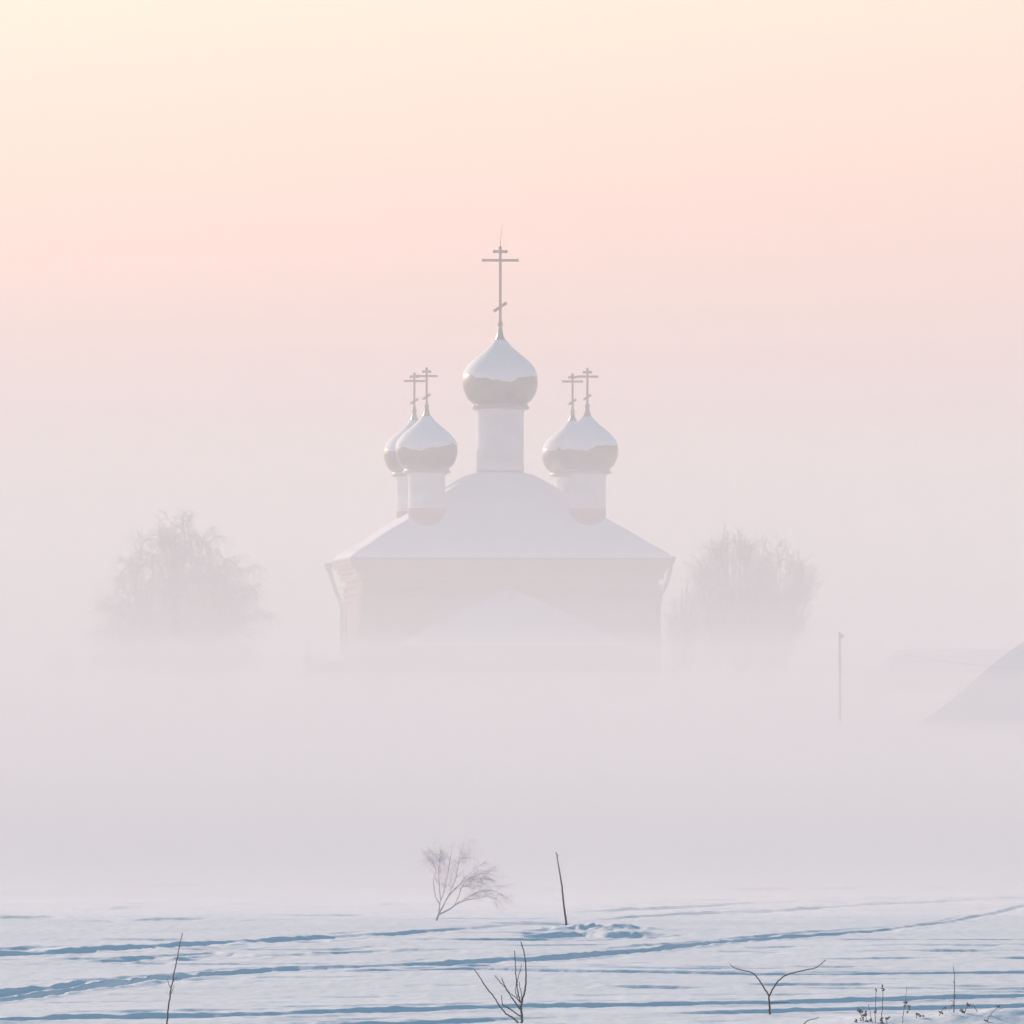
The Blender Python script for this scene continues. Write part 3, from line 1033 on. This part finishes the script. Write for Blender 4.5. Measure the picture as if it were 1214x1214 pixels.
# frosted shrub: drawn main stems and many hoar-covered twigs
D5 = dist_of_row(1093)
x5 = (517.5 - 607) / PXR * D5
sroot, sparts = plant('frosted_shrub', 'pale hoar-frosted shrub with arching twigs, at the edge of the fog', 'shrub', 517.5, 1093, D5, [
    ([(516.5, 1096), (519, 1088), (524, 1078), (531, 1065), (539, 1056), (547, 1048), (553, 1040)], 1.15, 0.35),
    ([(518, 1092), (521, 1086), (532, 1080), (542, 1073), (554, 1066), (565, 1060), (578, 1057), (588, 1059), (596, 1064)], 0.95, 0.3),
    ([(541, 1073.5), (552, 1069), (566, 1066.5), (578, 1064.5), (590, 1068)], 0.55, 0.25),
    ([(519.5, 1089), (521, 1078), (522, 1070), (526, 1060), (529, 1048), (532, 1030), (535, 1012)], 0.7, 0.25),
    ([(522, 1074), (517, 1066), (514.5, 1054), (514, 1045), (517, 1036), (514, 1024), (508, 1017)], 0.6, 0.25),
    ([(529, 1070), (534, 1058), (540, 1044), (543, 1028), (546, 1014)], 0.5, 0.25),
    ([(539, 1074), (544, 1064), (548, 1052), (556, 1042), (572, 1037)], 0.5, 0.25),
    ([(522, 1068), (521, 1050), (520, 1034), (522, 1018)], 0.5, 0.22)], M_FROSTSTEM, seed=12, stem='branch', jitter=0.05)
k5 = D5 / PXR
mains = []
for pts in ([(524, 1078), (539, 1056), (553, 1040), (572, 1028)], [(542, 1073), (565, 1060), (588, 1059), (598, 1066)], [(552, 1069), (578, 1064), (592, 1069)], [(523, 1066), (529, 1048), (535, 1012)],
            [(515, 1056), (517, 1036), (508, 1017)], [(533, 1060), (543, 1028), (546, 1014)], [(546, 1058), (556, 1042), (580, 1035)], [(521, 1054), (520, 1034), (522, 1018)], [(536, 1058), (560, 1050), (592, 1054)], [(531, 1056), (538, 1034), (556, 1010)], [(526, 1062), (526, 1040), (514, 1012)], [(545, 1056), (562, 1042), (584, 1046)]):
    mains.append(spline([((a - 517.5) * k5, 0, (1093 - b_) * k5) for a, b_ in pts], 6))
mains = np.array(mains)
r_ = np.random.default_rng(77)
mains[:, :, 1] += r_.normal(size=mains.shape[:2]) * 0.05
A = shoots(mains, 15, 0.34, 0.36, 0.10, 0.08, r_, 5, 0.0)
B = shoots(A, 9, 0.16, 0.42, 0.05, 0.15, r_, 4, 0.1)
v, f = join_vf([tubes_batch(A, rad(len(A), 5, .0032, .0020), 4), tubes_batch(B, rad(len(B), 4, .0019, .0011), 3)])
o = obj('frosted_twigs', mesh_np('frosted_twigs', v, f), M_FROST, sroot)
o['kind'] = 'stuff'

# dry weeds on the drift at the near right
def weed(label, px, py, d, stems, heads, seed, name='dry_weed', group='dry weeds on the near drift'):
    root, parts = plant(name, label, 'weed', px, py, d, stems, M_DRY, group, 0.02, seed, 'stem', 5)
    k = d / PXR
    r_ = random.Random(seed)
    for (hx, hy, w, h_, kind) in heads:
        bm = bmesh.new()
        for q in range(7):
            s = r_.uniform(.35, .7)
            bmesh.ops.create_icosphere(bm, subdivisions=1, radius=1.0, matrix=Matrix.Translation((r_.uniform(-.5, .5) * w * k, r_.uniform(-.5, .5) * w * k, r_.uniform(-.5, .5) * h_ * k)) @
                                       Matrix.Rotation(r_.uniform(0, 3), 4, 'Y') @ Matrix.Diagonal((w * k * s * .5, w * k * s * .35, h_ * k * s * .5, 1)))
        for vv in bm.verts:
            vv.co *= 1 + r_.uniform(-.12, .12)
        o = obj('seed_head' if kind == 's' else 'dry_leaf', bm, M_SEED, root)
        o.location = ((hx - px) * k, r_.uniform(-.01, .01), (py - hy) * k)
    return root


DW = 96.5
rowb = 1222.0
weed('dry weed with two upright seed heads, tallest of the near cluster', 1044, rowb, DW, [
    ([(1044, 1226), (1045, 1205), (1046, 1188), (1046.5, 1172)], .6, .4), ([(1037, 1224), (1037.5, 1206), (1037.5, 1190), (1038.5, 1173)], .55, .35),
    ([(1036, 1222), (1032, 1204), (1029, 1190)], .45, .3)],
    [(1046.8, 1171, 3.4, 6, 's'), (1038.3, 1173, 2.0, 4, 's'), (1037, 1198, 3, 5, 'l'), (1045, 1209, 4, 6, 'l')], 1)
weed('low dry weed with drooping leaf clumps, leftmost of the near cluster', 1024, rowb, DW + .2, [
    ([(1026, 1226), (1024, 1212), (1020, 1202), (1017, 1197)], .5, .35), ([(1026, 1224), (1027, 1210), (1025, 1199)], .45, .3), ([(1024, 1224), (1018, 1214), (1014, 1209)], .4, .3)],
    [(1018, 1197, 4, 5, 'l'), (1024.5, 1201, 6, 6, 'l'), (1021, 1208, 4, 5, 'l'), (1015, 1210, 3.4, 5, 'l'), (1028, 1212, 5, 4, 'l'), (1032, 1210, 3, 5, 'l')], 2)
weed('short dry weed beside the tall seed heads, with a dark clump at its foot', 1052, rowb, DW - .1, [
    ([(1052, 1226), (1051, 1213), (1051.5, 1206)], .45, .3)], [(1052, 1207, 4, 5, 'l'), (1047, 1213, 4, 4, 'l')], 3)
weed('pale dry weed with a small side tuft, between the cluster and the drift', 1069, rowb, DW, [
    ([(1068.5, 1226), (1070, 1205), (1072.5, 1188), (1074.5, 1169)], .5, .25), ([(1071.5, 1194), (1075, 1191), (1078, 1196)], .35, .25)],
    [(1073, 1190, 4, 6, 'l'), (1077, 1194, 3, 5, 'l'), (1075.5, 1199, 2.5, 3, 'l')], 4)
weed('tall thin weed stalk standing alone on the drift', 1130.5, 1198, 97.1, [
    ([(1130.5, 1200), (1131, 1184), (1131.5, 1170), (1131.2, 1156), (1129.8, 1144.5)], .75, .35), ([(1131.3, 1166), (1129.5, 1163)], .35, .25),
    ([(1131, 1188), (1127, 1193), (1125, 1198)], .4, .3), ([(1130.8, 1188), (1127.5, 1186), (1124.5, 1184.5)], .3, .2)], [(1131.6, 1182, 2, 3, 's'), (1128.5, 1192, 2.5, 3, 'l')], 5)
weed('dry weed clump half buried left of the tall thin stalk', 1117, 1201, 97.0, [
    ([(1113, 1203), (1117, 1197), (1121, 1194)], .5, .3)], [(1115, 1200, 5, 3, 'l'), (1120, 1195, 3.5, 3, 'l')], 6)
weed('dry weed bowed over with dark curled leaves, right of the tall stalk', 1144, 1201, 97.0, [
    ([(1142, 1203), (1145, 1195), (1150, 1190), (1153, 1194)], .5, .3), ([(1158.5, 1199), (1155.5, 1194), (1153, 1189.5)], .5, .3)],
    [(1143.5, 1198, 6, 4, 'l'), (1148, 1191, 5, 4, 'l'), (1139, 1197, 3, 3, 'l')], 7)
weed('leaning stalk with a seed tuft on top, rightmost of the weeds', 1168, 1217, 96.4, [
    ([(1167.5, 1220), (1170, 1209), (1176, 1200), (1183, 1193)], .6, .3)], [(1168, 1211, 4.5, 5, 'l'), (1183.5, 1192.5, 4, 3, 's')], 8)
weed('dark leaf clump half buried in the drift, left of the weed stalks', 1090, 1206, 96.9, [
    ([(1086, 1208), (1087, 1203), (1091, 1202)], .45, .3)], [(1087, 1202.5, 4.5, 4, 'l'), (1092, 1203.5, 6, 2.2, 'l')], 9)
plant('twig_end', 'short stick lying slantwise in the snow below the forked twig', 'twig', 955, 1216, 96.6, [
    ([(949, 1218), (956, 1211), (965, 1208), (971, 1206)], .7, .4)], M_DRY, seed=10, stem='branch', jitter=.01)

# ------------------------------------------------------------------ haze and the fog banks lying on the plain
bm = bmesh.new()
add_box(bm, (0, 600, 15.5), (2900, 1900, 34.0))
hz = obj('haze', bm, fog('thin haze', 0.0007))
tag(hz, kind='stuff')


def fog_bank(name, mat, front, tops, x_half, far, wob, seed):
    """A closed bank of fog: its upper side rises from the front edge and rolls a little."""
    n_x, n_y = 60, 70
    xs = np.linspace(-1, 1, n_x)
    xs = np.sign(xs) * np.abs(xs) ** 2.2 * x_half
    ys = front + (far - front) * np.linspace(0, 1, n_y) ** 2.2
    Xg, Yg = np.meshgrid(xs, ys)
    t0 = [p[0] for p in tops]; t1 = [p[1] for p in tops]
    top = np.interp(Yg, t0, t1)
    top = top * (1 + wob * fbm(Xg / 22.0 + seed, Yg / 35.0, 3))
    Yg = Yg + 6 * wob * fbm(Xg / 14.0 + 3 * seed, Yg * 0 + seed, 3)
    up = np.stack([Xg, Yg, top], -1).reshape(-1, 3)
    dn = np.stack([Xg, Yg, np.full_like(Xg, -0.6)], -1).reshape(-1, 3)
    V = np.concatenate([up, dn]); nb = len(up)
    i0 = np.arange(n_x - 1)[None, :] + np.arange(n_y - 1)[:, None] * n_x
    T = np.stack([i0, i0 + 1, i0 + n_x + 1, i0 + n_x], -1).reshape(-1, 4)
    Bt = T[:, ::-1] + nb
    rim = list(range(n_x)) + [j * n_x + n_x - 1 for j in range(1, n_y)] + [(n_y - 1) * n_x + i for i in range(n_x - 2, -1, -1)] + [j * n_x for j in range(n_y - 2, 0, -1)]
    S = np.array([(rim[k], rim[k] + nb, rim[(k + 1) % len(rim)] + nb, rim[(k + 1) % len(rim)]) for k in range(len(rim))])
    o = obj(name, mesh_np(name, V, np.concatenate([T, Bt, S])), mat)
    tag(o, kind='stuff')
    return o


fog_bank('fog_bank', fog('dense ground fog', 0.09, g=0.09), 130, [(130, -0.25), (138, 0.08), (150, 0.38), (170, 0.92), (200, 1.6), (260, 2.5), (350, 3.1), (900, 3.2)], 330, 900, 0.13, 1.7)
fog_bank('fog_bank', fog('low fog', 0.0048, g=0.03), 146, [(146, 0.2), (158, 2.4), (172, 4.0), (190, 5.2), (900, 5.5)], 330, 900, 0.06, 9.1)
fog_bank('fog_bank', fog('thin ground fog', 0.006, g=0.03), 146, [(146, 0.2), (158, 2.0), (172, 3.2), (190, 3.9), (400, 4.3), (900, 4.5)], 330, 900, 0.07, 12.3)
fog_bank('fog_bank', fog('knee fog', 0.0021), 152, [(152, 0.4), (162, 3.0), (174, 5.2), (190, 6.6), (900, 6.9)], 330, 900, 0.10, 5.2)
fog_bank('fog_bank', fog('middle fog', 0.0018), 158, [(158, 0.6), (166, 4.0), (176, 7.0), (190, 8.6), (900, 9.0)], 330, 900, 0.10, 2.3)
fog_bank('fog_bank', fog('upper mist', 0.0026), 165, [(165, 1.0), (172, 7.0), (182, 11.0), (195, 12.4), (900, 12.8)], 330, 900, 0.10, 4.4)
fog_bank('fog_bank', fog('high mist', 0.0019), 180, [(180, 1.0), (190, 14.0), (205, 23), (225, 26.5), (900, 27)], 330, 900, 0.05, 6.6)
